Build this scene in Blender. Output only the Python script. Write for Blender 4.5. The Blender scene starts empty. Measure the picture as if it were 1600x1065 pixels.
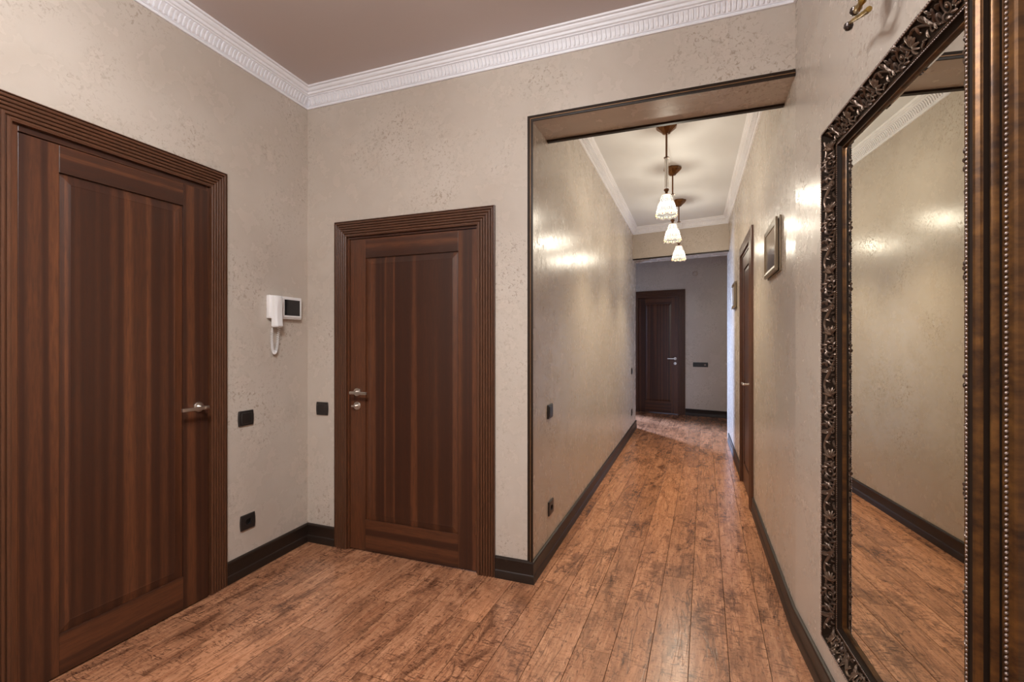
import bpy, bmesh, math, random
from mathutils import Matrix, Vector
random.seed(7)
R = math.radians
sc = bpy.context.scene
COL = sc.collection

# ------------------------------------------------------------------ camera, world, big lights, exposure
FPX, YAW, CAMH = 745.0, math.atan(284 / 745.0), 1.34
cam = bpy.data.cameras.new('camera'); cam.sensor_width = 36.0; cam.lens = FPX / 1600 * 36; cam.clip_start = 0.02
camo = bpy.data.objects.new('camera', cam); COL.objects.link(camo)
camo.location = (0, 0, CAMH); camo.rotation_euler = (R(90), 0, YAW); sc.camera = camo
sc.view_settings.view_transform = 'Standard'; sc.view_settings.look = 'None'
sc.view_settings.exposure = 0.0; sc.view_settings.gamma = 1.0; sc.view_settings.use_curve_mapping = False
sc.cycles.use_denoising = True
sc.cycles.max_bounces = 12; sc.cycles.diffuse_bounces = 6; sc.cycles.glossy_bounces = 6
sc.cycles.caustics_reflective = False; sc.cycles.caustics_refractive = False
sc.cycles.sample_clamp_indirect = 6.0
w = bpy.data.worlds.new('world'); sc.world = w; w.use_nodes = True
w.node_tree.nodes['Background'].inputs[0].default_value = (0.55, 0.70, 1.0, 1)
w.node_tree.nodes['Background'].inputs[1].default_value = 0.02
CHANDELIER_E, CHANDELIER_W = 330.0, 33.0   # glow of each lobby globe, its downward beam
PENDANT_P, PENDANT_W = 21.0, 46.0          # bulb inside each shade, its beam through the open rim
WINDOW_W = 360.0

# ------------------------------------------------------------------ measures
W0 = (-2.425, 2.505)                 # left wall meets the wall with the door
A_L = R(92.3)                        # left wall direction
D, L, RR = 2.505, -0.837, 0.436      # door wall plane, corridor left and right planes
TH = 0.30
M0 = (RR, D); A_M = R(-85.8)         # mirror wall
ZC, ZO = 3.0, 2.56
A_E = R(-12.0)
REAR = -1.3
def pt(o, a, u, v=0.0):
    return (o[0] + math.cos(a) * u - math.sin(a) * v, o[1] + math.sin(a) * u + math.cos(a) * v)

# ------------------------------------------------------------------ materials
class NT:
    def __init__(s, name):
        s.m = bpy.data.materials.new(name); s.m.use_nodes = True
        s.t = s.m.node_tree; s.b = s.t.nodes['Principled BSDF']
    def n(s, typ, **kw):
        nd = s.t.nodes.new(typ)
        for k, v in kw.items():
            if k.startswith('i_'):
                key = k[2:]; key = int(key) if key.isdigit() else key.replace('_', ' ')
                sock = nd.inputs[key]
                if hasattr(v, 'is_linked'): s.t.links.new(v, sock)
                else: sock.default_value = v
            else: setattr(nd, k, v)
        return nd
    def link(s, a, b): s.t.links.new(a, b)
    def coords(s, scale=(1, 1, 1), rand=0.0, kind='Object'):
        c = s.n('ShaderNodeTexCoord').outputs[kind]
        if rand:
            r = s.n('ShaderNodeObjectInfo').outputs['Random']
            off = s.n('ShaderNodeCombineXYZ')
            for i, k in enumerate((1.0, 7.3, 3.1)):
                s.link(s.n('ShaderNodeMath', operation='MULTIPLY', i_0=r, i_1=rand * k).outputs[0], off.inputs[i])
            c = s.n('ShaderNodeVectorMath', operation='ADD', i_0=c, i_1=off.outputs[0]).outputs[0]
        return s.n('ShaderNodeMapping', i_Vector=c, i_Scale=scale).outputs[0]
    def noise(s, vec, scale, detail=3, rough=0.55, dist=0.0):
        return s.n('ShaderNodeTexNoise', i_Vector=vec, i_Scale=scale, i_Detail=detail, i_Roughness=rough, i_Distortion=dist).outputs['Fac']
    def ramp(s, fac, stops, interp='LINEAR'):
        r = s.n('ShaderNodeValToRGB', i_Fac=fac); cr = r.color_ramp; cr.interpolation = interp
        while len(cr.elements) < len(stops): cr.elements.new(0.5)
        for e, (p, c) in zip(cr.elements, stops):
            e.position = p; e.color = (c, c, c, 1) if isinstance(c, (int, float)) else (*c, 1)
        return r.outputs[0]
    def mix(s, fac, a, b, mode='MIX'):
        m = s.n('ShaderNodeMix', data_type='RGBA', blend_type=mode)
        for sock, v in ((m.inputs[0], fac), (m.inputs[6], a), (m.inputs[7], b)):
            if hasattr(v, 'is_linked'): s.link(v, sock)
            else: sock.default_value = v if isinstance(v, (int, float)) else (*v, 1)
        return m.outputs[2]
    def math(s, op, a, b=0.0):
        m = s.n('ShaderNodeMath', operation=op)
        for i, v in enumerate((a, b)):
            if hasattr(v, 'is_linked'): s.link(v, m.inputs[i])
            else: m.inputs[i].default_value = v
        return m.outputs[0]
    def bump(s, h, strength=0.3, dist=0.002):
        b = s.n('ShaderNodeBump', i_Height=h, i_Strength=strength, i_Distance=dist)
        s.link(b.outputs[0], s.b.inputs['Normal'])
    def set(s, **kw):
        for k, v in kw.items():
            k = k.replace('_', ' ')
            if hasattr(v, 'is_linked'): s.link(v, s.b.inputs[k])
            else: s.b.inputs[k].default_value = (*v, 1) if isinstance(v, tuple) else v
        return s.m

def plaster(name):
    t = NT(name); c = t.coords()
    big = t.noise(c, 1.3, 3); mid = t.noise(c, 6.0, 4, 0.6)
    col = t.mix(t.ramp(big, [(0.30, 0), (0.72, 1)]), (0.480, 0.418, 0.360), (0.555, 0.494, 0.432))
    col = t.mix(t.math('MULTIPLY', t.ramp(mid, [(0.42, 0), (0.75, 1)]), 0.35), col, (0.44, 0.365, 0.295))
    clus = t.ramp(t.noise(c, 2.6, 2), [(0.46, 0), (0.66, 1)])
    pits = t.ramp(t.noise(t.coords((1, 1, 1.0)), 55, 4, 0.62, 0.8), [(0.54, 0), (0.64, 1)])
    pit = t.math('MULTIPLY', pits, clus)
    col = t.mix(t.math('MULTIPLY', pit, 0.62), col, (0.25, 0.185, 0.13))
    rough = t.ramp(mid, [(0.3, 0.23), (0.7, 0.30)])
    stroke = t.noise(t.coords((30, 30, 1.6)), 1.0, 2, 0.5)
    h = t.math('ADD', t.math('MULTIPLY', t.noise(c, 30, 4, 0.6), 0.35), t.math('MULTIPLY', mid, 0.8))
    h = t.math('SUBTRACT', t.math('ADD', h, t.math('MULTIPLY', stroke, 0.16)), t.math('MULTIPLY', pit, 0.9))
    t.bump(h, 0.24, 0.004)
    return t.set(Base_Color=col, Roughness=rough, Specular_IOR_Level=0.44)

def wood(name, along, rand=4.0, k=0.62, plain=False):
    """dark stained walnut laminate, grain along local axis 'x' or 'z'"""
    t = NT(name)
    sx, sz = (1.0, 12.0) if along == 'x' else (12.0, 1.0)
    c = t.coords((sx, sx if along == 'x' else 12.0, sz), rand)
    band = t.noise(t.coords((0.10, 1, 9.5) if along == 'x' else (9.5, 1, 0.06), rand), 1.0, 1, 0.5)
    grain = t.noise(c, 9.0, 6, 0.65, 0.6)
    fine = t.noise(t.coords((4, 90, 90) if along == 'x' else (90, 90, 3), rand), 2.0, 4, 0.7)
    col = t.mix(t.ramp(band, [(0.30, 0.55), (0.36, 0.0), (0.45, 0.15), (0.48, 0.75), (0.54, 1.0), (0.57, 0.35), (0.64, 0.2), (0.68, 0.9)]), (0.062 * k, 0.020 * k, 0.010 * k), (0.200 * k, 0.068 * k, 0.027 * k))
    col = t.mix(t.math('MULTIPLY', t.ramp(grain, [(0.38, 0), (0.68, 1)]), 0.55), col, (0.042 * k, 0.019 * k, 0.012 * k))
    col = t.mix(t.math('MULTIPLY', t.ramp(fine, [(0.55, 0), (0.72, 1)]), 0.55), col, (0.028, 0.014, 0.010))
    if plain:
        col = t.mix(t.math('MULTIPLY', t.ramp(grain, [(0.35, 0), (0.7, 1)]), 0.7), (0.135 * k, 0.052 * k, 0.024 * k), (0.070 * k, 0.028 * k, 0.014 * k))
    t.bump(fine, 0.10, 0.001)
    return t.set(Base_Color=col, Roughness=0.36, Specular_IOR_Level=0.45)

def floorwood(name):
    """distressed laminate: warm brown grain, dark blotches, cross ticks and long wavy cracks"""
    t = NT(name); rd = 9.0
    tone = t.n('ShaderNodeObjectInfo').outputs['Random']
    g = t.noise(t.coords((34, 2.6, 1), rd), 1.6, 7, 0.70, 0.9)
    blot = t.noise(t.coords((11, 4.2, 1), rd), 1.0, 7, 0.72, 0.6)
    area = t.ramp(t.noise(t.coords((4.0, 1.7, 1), rd), 1.0, 2), [(0.40, 0), (0.62, 1)])
    tick = t.noise(t.coords((16, 62, 1), rd), 1.0, 4, 0.66, 1.6)
    fleck = t.noise(t.coords((95, 30, 1), rd), 1.0, 4, 0.65, 0.8)
    fine = t.noise(t.coords((160, 10, 1), rd), 1.3, 4, 0.7)
    wav = t.noise(t.coords((9, 0.9, 1), rd), 1.0, 3, 0.6, 1.0)
    crack = t.ramp(t.math('ABSOLUTE', t.math('SUBTRACT', wav, 0.5)), [(0.0, 1), (0.010, 0)])
    col = t.mix(t.ramp(g, [(0.30, 0), (0.70, 1)]), (0.29, 0.115, 0.054), (0.60, 0.300, 0.165))
    col = t.mix(t.math('MULTIPLY', t.ramp(blot, [(0.46, 0), (0.60, 1)]), t.math('ADD', t.math('MULTIPLY', area, 0.58), 0.20)), col, (0.090, 0.034, 0.017))
    col = t.mix(t.math('MULTIPLY', t.ramp(tick, [(0.545, 0), (0.60, 1)]), t.math('ADD', t.math('MULTIPLY', area, 0.55), 0.24)), col, (0.075, 0.028, 0.015))
    col = t.mix(t.math('MULTIPLY', t.ramp(fleck, [(0.57, 0), (0.64, 1)]), 0.65), col, (0.080, 0.032, 0.017))
    col = t.mix(t.math('MULTIPLY', t.ramp(fine, [(0.56, 0), (0.75, 1)]), 0.35), col, (0.12, 0.05, 0.028))
    col = t.mix(t.math('MULTIPLY', crack, 0.7), col, (0.055, 0.022, 0.013))
    col = t.mix(1.0, col, t.ramp(tone, [(0.0, (0.80, 0.77, 0.75)), (0.5, (1, 1, 1)), (1.0, (1.15, 1.13, 1.1))]), 'MULTIPLY')
    t.bump(t.math('SUBTRACT', t.math('MULTIPLY', fine, 0.4), t.math('ADD', crack, tick)), 0.10, 0.0015)
    return t.set(Base_Color=col, Roughness=t.ramp(g, [(0.3, 0.28), (0.7, 0.19)]), Specular_IOR_Level=0.65)

def simple(name, col, rough=0.5, metal=0.0, vary=0.08, scale=40, bump=0.0, **kw):
    t = NT(name); nz = t.noise(t.coords(), scale, 3)
    a = tuple(max(0, x * (1 - vary)) for x in col); b = tuple(min(1, x * (1 + vary)) for x in col)
    if bump: t.bump(nz, bump, 0.001)
    return t.set(Base_Color=t.mix(nz, a, b), Roughness=rough, Metallic=metal, **kw)

def emis(name, col, strength, base=(0.9, 0.9, 0.9)):
    t = NT(name)
    nz = t.noise(t.coords(), 30, 2)
    return t.set(Base_Color=base, Emission_Color=t.mix(nz, col, tuple(min(1, c * 1.03) for c in col)), Emission_Strength=strength, Roughness=0.4)

def bronze(name, gold, dark):
    t = NT(name); c = t.coords()
    a = t.ramp(t.noise(c, 14, 5, 0.65, 0.5), [(0.36, 0), (0.66, 1)])
    st = t.ramp(t.noise(t.coords((40, 40, 4)), 1.2, 4, 0.6), [(0.4, 0), (0.7, 1)])
    col = t.mix(t.math('MULTIPLY', t.math('ADD', a, st), 0.5), dark, gold)
    t.bump(a, 0.15, 0.001)
    return t.set(Base_Color=col, Metallic=0.55, Roughness=0.34)

M = {}
M['plaster'] = plaster('plaster')
M['wood_v'] = wood('door_wood_upright', 'z'); M['wood_h'] = wood('door_wood_level', 'x')
M['case_v'] = wood('casing_wood_upright', 'z', plain=True, k=0.72); M['case_h'] = wood('casing_wood_level', 'x', plain=True, k=0.72)
M['skirt'] = simple('dark_skirting', (0.020, 0.012, 0.0085), 0.42, 0, 0.25, 25, 0.05, Specular_IOR_Level=0.35)
M['plank'] = floorwood('plank_wood')
M['screed'] = simple('joint_dark', (0.02, 0.012, 0.008), 0.8)
M['white'] = simple('white_gypsum', (0.80, 0.80, 0.835), 0.5, 0, 0.02, 20)
M['ceil_a'] = simple('satin_ceiling', (0.50, 0.425, 0.395), 0.42, 0, 0.03, 1.2)
M['ceil_b'] = simple('white_ceiling', (0.70, 0.71, 0.72), 0.5, 0, 0.03, 1.5)
M['nickel'] = simple('satin_nickel', (0.72, 0.66, 0.60), 0.28, 1.0, 0.05)
M['black'] = simple('black_plastic', (0.018, 0.015, 0.014), 0.33, 0, 0.1, 60)
M['blackhole'] = simple('black_recess', (0.006, 0.005, 0.005), 0.5)
M['chrome'] = simple('contact_steel', (0.7, 0.7, 0.7), 0.2, 1.0)
M['plastic'] = simple('white_plastic', (0.80, 0.79, 0.79), 0.35, 0, 0.02)
M['screen'] = simple('dark_screen', (0.012, 0.012, 0.014), 0.08, 0, 0.1)
M['bronze'] = bronze('frame_bronze', (0.17, 0.075, 0.020), (0.030, 0.013, 0.007))
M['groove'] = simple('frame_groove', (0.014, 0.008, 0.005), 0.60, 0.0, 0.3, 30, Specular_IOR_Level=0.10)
M['ornament'] = bronze('ornament_bronze', (0.19, 0.125, 0.085), (0.055, 0.036, 0.028))
M['bead'] = simple('bead_pewter', (0.26, 0.20, 0.175), 0.34, 0.6, 0.2, 80)
M['mirror'] = simple('mirror_silver', (0.80, 0.80, 0.755), 0.0, 1.0, 0.0, 1)
M['trimdark'] = simple('edge_trim', (0.022, 0.012, 0.007), 0.45, 0.0, 0.3, 20, Specular_IOR_Level=0.18)
M['trimgold'] = simple('edge_trim_gold', (0.20, 0.105, 0.045), 0.40, 0.4, 0.2, 20)
M['canopy'] = bronze('lamp_bronze', (0.30, 0.13, 0.03), (0.06, 0.025, 0.010))
M['rod'] = simple('lamp_rod', (0.16, 0.075, 0.035), 0.35, 0.5, 0.2)
M['wire'] = simple('lamp_wire', (0.05, 0.035, 0.03), 0.4, 0.4)
t = NT('lit_glass'); nz = t.ramp(t.noise(t.coords(), 60, 3, 0.6), [(0.35, (1.0, 0.86, 0.66)), (0.65, (1.0, 0.97, 0.90))])
em = t.n('ShaderNodeEmission', i_Color=nz, i_Strength=0.95); tr = t.n('ShaderNodeBsdfTransparent'); tl = t.n('ShaderNodeBsdfTranslucent', i_Color=(0.02, 0.02, 0.02, 1))
ad = t.n('ShaderNodeAddShader'); t.link(em.outputs[0], ad.inputs[0]); t.link(tl.outputs[0], ad.inputs[1])
mx = t.n('ShaderNodeMixShader', i_Fac=0.55); t.link(ad.outputs[0], mx.inputs[1]); t.link(tr.outputs[0], mx.inputs[2])
t.link(mx.outputs[0], t.t.nodes['Material Output'].inputs[0]); M['shade'] = t.m
M['amber'] = emis('lit_amber', (1.0, 0.45, 0.08), 0.45, (0.5, 0.2, 0.04))
M['green'] = emis('lit_green', (0.45, 0.60, 0.20), 0.4, (0.25, 0.32, 0.10))
t = NT('clear_tube'); M['glass'] = t.set(Base_Color=(0.97, 0.97, 0.95), Roughness=0.12, Transmission_Weight=0.55, IOR=1.3, Alpha=0.55)
M['bulb'] = emis('bulb_glow', (0.97, 0.985, 1.0), CHANDELIER_E)
M['bell'] = simple('frosted_bell', (0.78, 0.76, 0.72), 0.4)
M['gold'] = bronze('sconce_gold', (0.48, 0.30, 0.06), (0.12, 0.07, 0.02))
M['ball'] = simple('sconce_ball', (0.05, 0.035, 0.030), 0.22, 0.5, 0.2)
M['candle'] = simple('candle_ivory', (0.75, 0.70, 0.58), 0.5)
M['pframe'] = simple('picture_frame_champagne', (0.22, 0.165, 0.105), 0.35, 0.35, 0.3, 18)
M['pframe2'] = simple('picture_frame_bronze', (0.10, 0.070, 0.045), 0.35, 0.3, 0.3, 18)
t = NT('picture_print'); c = t.coords()
gz = t.n('ShaderNodeSeparateXYZ', i_Vector=c).outputs[2]
hgt = t.math('ADD', t.math('MULTIPLY', gz, 3.6), t.math('MULTIPLY', t.math('SUBTRACT', t.noise(c, 9, 4), 0.5), 0.5))
M['print'] = t.set(Base_Color=t.ramp(hgt, [(0.0, (0.10, 0.075, 0.06)), (0.3, (0.16, 0.14, 0.125)), (0.62, (0.42, 0.37, 0.31)), (1.0, (0.55, 0.49, 0.41))]), Roughness=0.06, Specular_IOR_Level=0.8)
M['pane'] = simple('window_pane_frost', (0.9, 0.93, 1.0), 0.2, 0, 0.0, 1, Transmission_Weight=1.0)
M['cover'] = simple('painted_cover', (0.44, 0.37, 0.31), 0.5)

# ------------------------------------------------------------------ mesh toolkit
class MB:
    def __init__(s): s.v = []; s.f = []
    def add(s, vs, fs):
        b = len(s.v); s.v += [tuple(p) for p in vs]; s.f += [tuple(b + i for i in f) for f in fs]; return s
    def box(s, x0, x1, y0, y1, z0, z1, c=0.0):
        if c <= 0:
            return s.add([(x, y, z) for z in (z0, z1) for y in (y0, y1) for x in (x0, x1)],
                         [(0, 2, 3, 1), (4, 5, 7, 6), (0, 1, 5, 4), (2, 6, 7, 3), (0, 4, 6, 2), (1, 3, 7, 5)])
        bm = bmesh.new()
        vs = [bm.verts.new((x, y, z)) for z in (z0, z1) for y in (y0, y1) for x in (x0, x1)]
        for f in [(0, 2, 3, 1), (4, 5, 7, 6), (0, 1, 5, 4), (2, 6, 7, 3), (0, 4, 6, 2), (1, 3, 7, 5)]: bm.faces.new([vs[i] for i in f])
        bmesh.ops.bevel(bm, geom=list(bm.edges), offset=c, segments=2, affect='EDGES', profile=0.5)
        bm.verts.index_update()
        s.add([p.co[:] for p in bm.verts], [[q.index for q in f.verts] for f in bm.faces]); bm.free(); return s
    def prism(s, poly, z0, z1):
        n = len(poly)
        return s.add([(x, y, z0) for x, y in poly] + [(x, y, z1) for x, y in poly],
                     [tuple(range(n - 1, -1, -1)), tuple(range(n, 2 * n))] + [(i, (i + 1) % n, n + (i + 1) % n, n + i) for i in range(n)])
    def loft(s, rings, closed=True, caps=True):
        n = len(rings[0]); vs = [p for r in rings for p in r]; fs = []
        for k in range(len(rings) - 1):
            for i in range(n if closed else n - 1):
                j = (i + 1) % n; fs.append((k * n + i, k * n + j, (k + 1) * n + j, (k + 1) * n + i))
        if caps and closed: fs += [tuple(range(n - 1, -1, -1)), tuple(range((len(rings) - 1) * n, len(rings) * n))]
        return s.add(vs, fs)
    def lathe(s, prof, seg=24, c=(0, 0, 0), axis='z', caps=True, lobes=0, amp=0):
        rings = []
        for r, h in prof:
            ring = []
            for i in range(seg):
                a = 2 * math.pi * i / seg
                x, y, z = r * math.cos(a), r * math.sin(a), h
                if axis == 'y': x, y, z = x, -z, y      # grows toward the room (-y)
                ring.append((c[0] + x, c[1] + y, c[2] + z))
            rings.append(ring)
        return s.loft(rings, True, caps)
    def tube(s, path, r, seg=6, caps=True):
        P = [Vector(p) for p in path]; n = len(P)
        rad = r if isinstance(r, (list, tuple)) else [r] * n
        t0 = (P[1] - P[0]).normalized(); up = Vector((0, 0, 1)) if abs(t0.z) < 0.9 else Vector((1, 0, 0))
        nrm = t0.cross(up).normalized(); rings = []
        for i in range(n):
            t = (P[min(i + 1, n - 1)] - P[max(i - 1, 0)]).normalized()
            nrm = (nrm - t * nrm.dot(t)).normalized(); b = t.cross(nrm)
            rings.append([tuple(P[i] + (nrm * math.cos(2 * math.pi * k / seg) + b * math.sin(2 * math.pi * k / seg)) * rad[i]) for k in range(seg)])
        return s.loft(rings, True, caps)
    def ball(s, c, r, seg=8, rings=5, sc=(1, 1, 1)):
        prof = [(max(1e-5, math.sin(math.pi * i / rings)) * r, -math.cos(math.pi * i / rings) * r) for i in range(rings + 1)]
        b = len(s.v); s.lathe(prof, seg)
        s.v[b:] = [(c[0] + x * sc[0], c[1] + y * sc[1], c[2] + z * sc[2]) for x, y, z in s.v[b:]]; return s
    def xf(s, f): s.v = [f(*p) for p in s.v]; return s
    def mesh(s, name, mat, smooth=None):
        me = bpy.data.meshes.new(name); me.from_pydata(s.v, [], s.f)
        bm = bmesh.new(); bm.from_mesh(me); bmesh.ops.recalc_face_normals(bm, faces=bm.faces)
        if smooth is not None:
            for f in bm.faces: f.smooth = True
            for e in bm.edges:
                if len(e.link_faces) == 2 and e.calc_face_angle(0) > R(smooth): e.smooth = False
        bm.to_mesh(me); bm.free()
        if mat: me.materials.append(M[mat])
        return me
    def obj(s, name, mat, parent=None, smooth=None, **props):
        o = bpy.data.objects.new(name, s.mesh(name, mat, smooth)); COL.objects.link(o)
        if parent: o.parent = parent
        for k, v in props.items(): o[k] = v
        return o
def empty(name, loc, rz=0.0, **props):
    o = bpy.data.objects.new(name, None); COL.objects.link(o); o.location = loc; o.rotation_euler = (0, 0, rz); o.empty_display_size = 0.1
    for k, v in props.items(): o[k] = v
    return o
def share(src, parent, mat4=None, name=None):
    o = src.copy(); COL.objects.link(o); o.parent = parent
    if mat4 is not None: o.matrix_local = mat4
    return o
def sweep_plan(path, prof, closed=False, side=1):
    """sweep profile (offset, z) along plan polyline, mitred; side=+1 offsets to the left of travel"""
    n = len(path); rings = []
    def nrm(a, b):
        d = Vector((b[0] - a[0], b[1] - a[1])).normalized(); return Vector((-d.y, d.x)) * side
    for i in range(n):
        ns = []
        if i > 0 or closed: ns.append(nrm(path[i - 1], path[i]))
        if i < n - 1 or closed: ns.append(nrm(path[i], path[(i + 1) % n]))
        m = sum(ns, Vector((0, 0)))
        m = m / m.dot(ns[0]) if len(ns) == 2 else m
        rings.append([(path[i][0] + m.x * o, path[i][1] + m.y * o, z) for o, z in prof])
    if closed: rings.append(rings[0])
    mb = MB(); mb.loft(rings, True, not closed); return mb

# ------------------------------------------------------------------ structure: floor, walls, ceilings
S = dict(kind='structure')
floor = MB().prism([(-2.75, REAR - 0.2), (0.9, REAR - 0.2), (0.9, 9.6), (-2.1, 9.85), (-2.1, 7.5), (-1.0, 7.3), (-1.0, 2.82), (-2.75, 2.82)], -0.12, -0.009).obj('floor', 'screed', **S)

def wall_boxes(o, a, u0, u1, th, z1, holes=()):
    """wall slab in a wall frame, front face on the line, with rectangular openings (ua, ub, zb, zt)"""
    mb = MB(); us = sorted({u0, u1, *[h[0] for h in holes], *[h[1] for h in holes]})
    for ua, ub in zip(us, us[1:]):
        segs = [(0.0, z1)]
        for h in holes:
            if h[0] <= ua and h[1] >= ub: segs = [s for s in ((0.0, h[2]), (h[3], z1)) if s[1] - s[0] > 1e-4]
        for za, zb in segs:
            mb.prism([pt(o, a, ua), pt(o, a, ub), pt(o, a, ub, th), pt(o, a, ua, th)], za, zb)
    return mb

D1 = dict(ul=-1.524, ur=-0.725, zt=2.150)       # casing inner edges
D2 = dict(ul=-2.086, ur=-1.159, zt=2.008)
LEN_L = (2.505 - REAR) / math.sin(A_L)
wall_boxes(W0, A_L, -LEN_L, 0.0, 0.14, ZC, [(D1['ul'] - 0.02, D1['ur'] + 0.02, 0, D1['zt'] + 0.02)]).obj('wall_left', 'plaster', **S)
mb = wall_boxes((0, D), 0.0, -2.6, L, TH, ZC, [(D2['ul'] - 0.02, D2['ur'] + 0.02, 0, D2['zt'] + 0.02)])
mb.box(L, RR + 0.12, D, D + TH, ZO, ZC); mb.obj('wall_front', 'plaster', **S)
MB().box(L - 0.12, L, D + TH, 7.2, 0, ZC).obj('wall_corridor_left', 'plaster', **S)
D3 = dict(y0=4.25, y1=5.05, zt=2.145)
wall_boxes((RR, D), R(-90), -4.43, 0.0, 0.14, ZC, [(-(D3['y1'] - D + 0.02), -(D3['y0'] - D - 0.02), 0, D3['zt'] + 0.02)]).obj('wall_corridor_right', 'plaster', **S)
LEN_M = (D - REAR) / math.cos(R(4.2))
wall_boxes(M0, A_M, 0.0, LEN_M, 0.14, ZC).obj('wall_right', 'plaster', **S)
MB().box(-2.5, 0.9, REAR - 0.14, REAR, 0, ZC).obj('wall_rear', 'plaster', **S)
mb = MB()
mb.prism([(L, 7.2), (L, 7.55), (-2.1, 7.82), (-2.1, 7.47)], 0, ZC)
mb.prism([(L, 7.2), (RR, 6.93), (RR, 7.28), (L, 7.55)], 2.533, ZC)
mb.prism([(RR, 6.93), (RR, 7.28), (1.0, 7.16), (1.0, 6.81)], 0, ZC)
mb.obj('wall_corridor_end', 'plaster', **S)
H0 = (0.0, 9.15)
D4 = dict(ul=-1.022, ur=-0.262, zt=2.162)
wall_boxes(H0, A_E, -1.88, 1.15, 0.14, ZC, [(D4['ul'] - 0.02, D4['ur'] + 0.02, 0, D4['zt'] + 0.02)]).obj('wall_hall_back', 'plaster', **S)
HR = pt(H0, A_E, 0.57)
wall_boxes(HR, R(-90), -0.1, 1.79, 0.14, ZC, [(0.33, 1.17, 0, 2.07)]).obj('wall_hall_right', 'plaster', **S)
HL = pt(H0, A_E, -1.74)
AW, WIN = A_E + R(90), (-0.98, -0.06, 0.10, 2.30)      # tall window in the hall's left end
wall_boxes(HL, AW, -1.72, 0.0, 0.14, ZC, [WIN]).obj('wall_hall_left', 'plaster', **S)
MB().box(-2.62, 0.95, REAR - 0.14, D + 0.02, ZC, ZC + 0.1).obj('ceiling', 'ceil_a', **S)
MB().prism([(L - 0.1, D + TH - 0.02), (RR + 0.1, D + TH - 0.02), (RR + 0.1, 7.0), (L - 0.1, 7.25)], ZC, ZC + 0.1).obj('ceiling', 'ceil_b', **S)
MB().prism([(-2.1, 7.45), (L, 7.2), (1.1, 6.8), (1.1, 9.2), (-2.1, 9.85)], ZC + 0.001, ZC + 0.1).obj('ceiling', 'ceil_b', **S)

# planks: one object each, slightly skewed against the corridor
PW, SK = 0.155, math.atan(0.02)
pcache = {}
def plank_mesh(n):
    if n not in pcache:
        w2, l2, c = PW / 2 - 0.0011, n / 2 - 0.0008, 0.0006
        mb = MB(); ring = lambda i, z: [(-w2 + i, -l2, z), (w2 - i, -l2, z), (w2 - i, l2, z), (-w2 + i, l2, z)]
        mb.loft([ring(0, -0.009), ring(0, -c), ring(c, 0.0)])
        pcache[n] = mb.mesh('plank', 'plank')
    return pcache[n]
def lay(x, y0, y1):
    y = y0 - random.choice((0.0, 0.16, 0.32, 0.48, 0.64, 0.80, 0.96, 1.12))
    while y < y1 - 0.02:
        a, b = max(y, y0), min(y + 1.28, y1)
        n = round(b - a, 2)
        if n > 0.04:
            o = bpy.data.objects.new('plank', plank_mesh(n)); COL.objects.link(o); o.parent = floor
            ym = (a + b) / 2; o.location = (x + 0.02 * (ym - 2), ym, 0.0); o.rotation_euler = (0, 0, -SK)
        y += 1.28
for k in range(-17, 6):
    x = -0.022 + PW * (k + 0.5)
    if x < L - 0.10:
        lay(x, REAR, D + 0.06)
        if x > -1.75: lay(x, 7.62 + (-x - 0.84) * 0.21, 9.45 + (-x - 0.84) * 0.1)
    elif x < RR - 0.02: lay(x, REAR, 9.15 - 0.1 * x)
    else: lay(x, REAR, D + 0.1 if x > 0.6 else 9.0)

# ------------------------------------------------------------------ cornices (trim) and skirtings
CP = [(0, 0), (0.011, 0), (0.013, 0.007), (0.007, 0.011), (0.007, 0.015), (0.013, 0.017), (0.016, 0.030), (0.024, 0.048), (0.036, 0.062),
      (0.044, 0.064), (0.044, 0.070), (0.053, 0.073), (0.055, 0.081), (0.055, 0.085), (0.064, 0.088), (0.071, 0.096), (0.073, 0.103), (0.085, 0.104), (0.087, 0.113), (0, 0.113)]
def cornice(name, path, zb, closed, side, pitch=0.0235, only=None):
    t = sweep_plan(path, [(o, zb + z) for o, z in CP], closed, side).obj(name, 'white', smooth=25, **S)
    fl = MB(); n = len(path)
    for i in range(n if closed else n - 1):
        if only and i not in only: continue
        a, b = Vector(path[i]), Vector(path[(i + 1) % n]); d = (b - a).normalized(); nn = Vector((-d.y, d.x)) * side
        ln = (b - a).length; k = int((ln - 0.06) / pitch)
        for j in range(k):
            s0 = (ln - k * pitch) / 2 + (j + 0.5) * pitch; hw = pitch * 0.30
            rings = []
            for (o, z, wf) in ((0.017, 0.020, 0.7), (0.0215, 0.026, 1), (0.0275, 0.044, 1), (0.036, 0.056, 1), (0.040, 0.0605, 0.55)):
                rings.append([tuple((a + d * (s0 + e * hw * wf) + nn * (o + h)).to_3d() + Vector((0, 0, zb + z - h * 0.6))) for e, h in ((-1, -0.006), (-0.8, 0.002), (0.8, 0.002), (1, -0.006))])
            fl.loft(rings)
    fl.obj('flute', 'white', t, kind='stuff'); return t
rl = pt(W0, A_L, -LEN_L); rr = pt(M0, A_M, LEN_M)
cornice('trim_1', [rl, W0, M0, rr], ZC - 0.113, True, -1, only=(0, 1, 2))
cornice('trim_2', [(L, D + TH), (L, 7.2), (RR, 6.93), (RR, D + TH)], ZC - 0.100, False, -1)
BP = [(0, 0), (0.017, 0), (0.017, 0.040), (0.0145, 0.046), (0.0125, 0.048), (0.0125, 0.108), (0.0145, 0.112), (0.012, 0.119), (0.006, 0.122), (0, 0.122)]
def skirting(name, path, side=-1): sweep_plan(path, BP, False, side).obj(name, 'skirt', smooth=30, **S)
CW = 0.103
skirting('baseboard_left', [pt(W0, A_L, D1['ur'] + CW), W0, (D2['ul'] - CW, D)])
skirting('baseboard_front', [(D2['ur'] + CW + 0.003, D), (L, D), (L, 7.55)])
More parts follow.
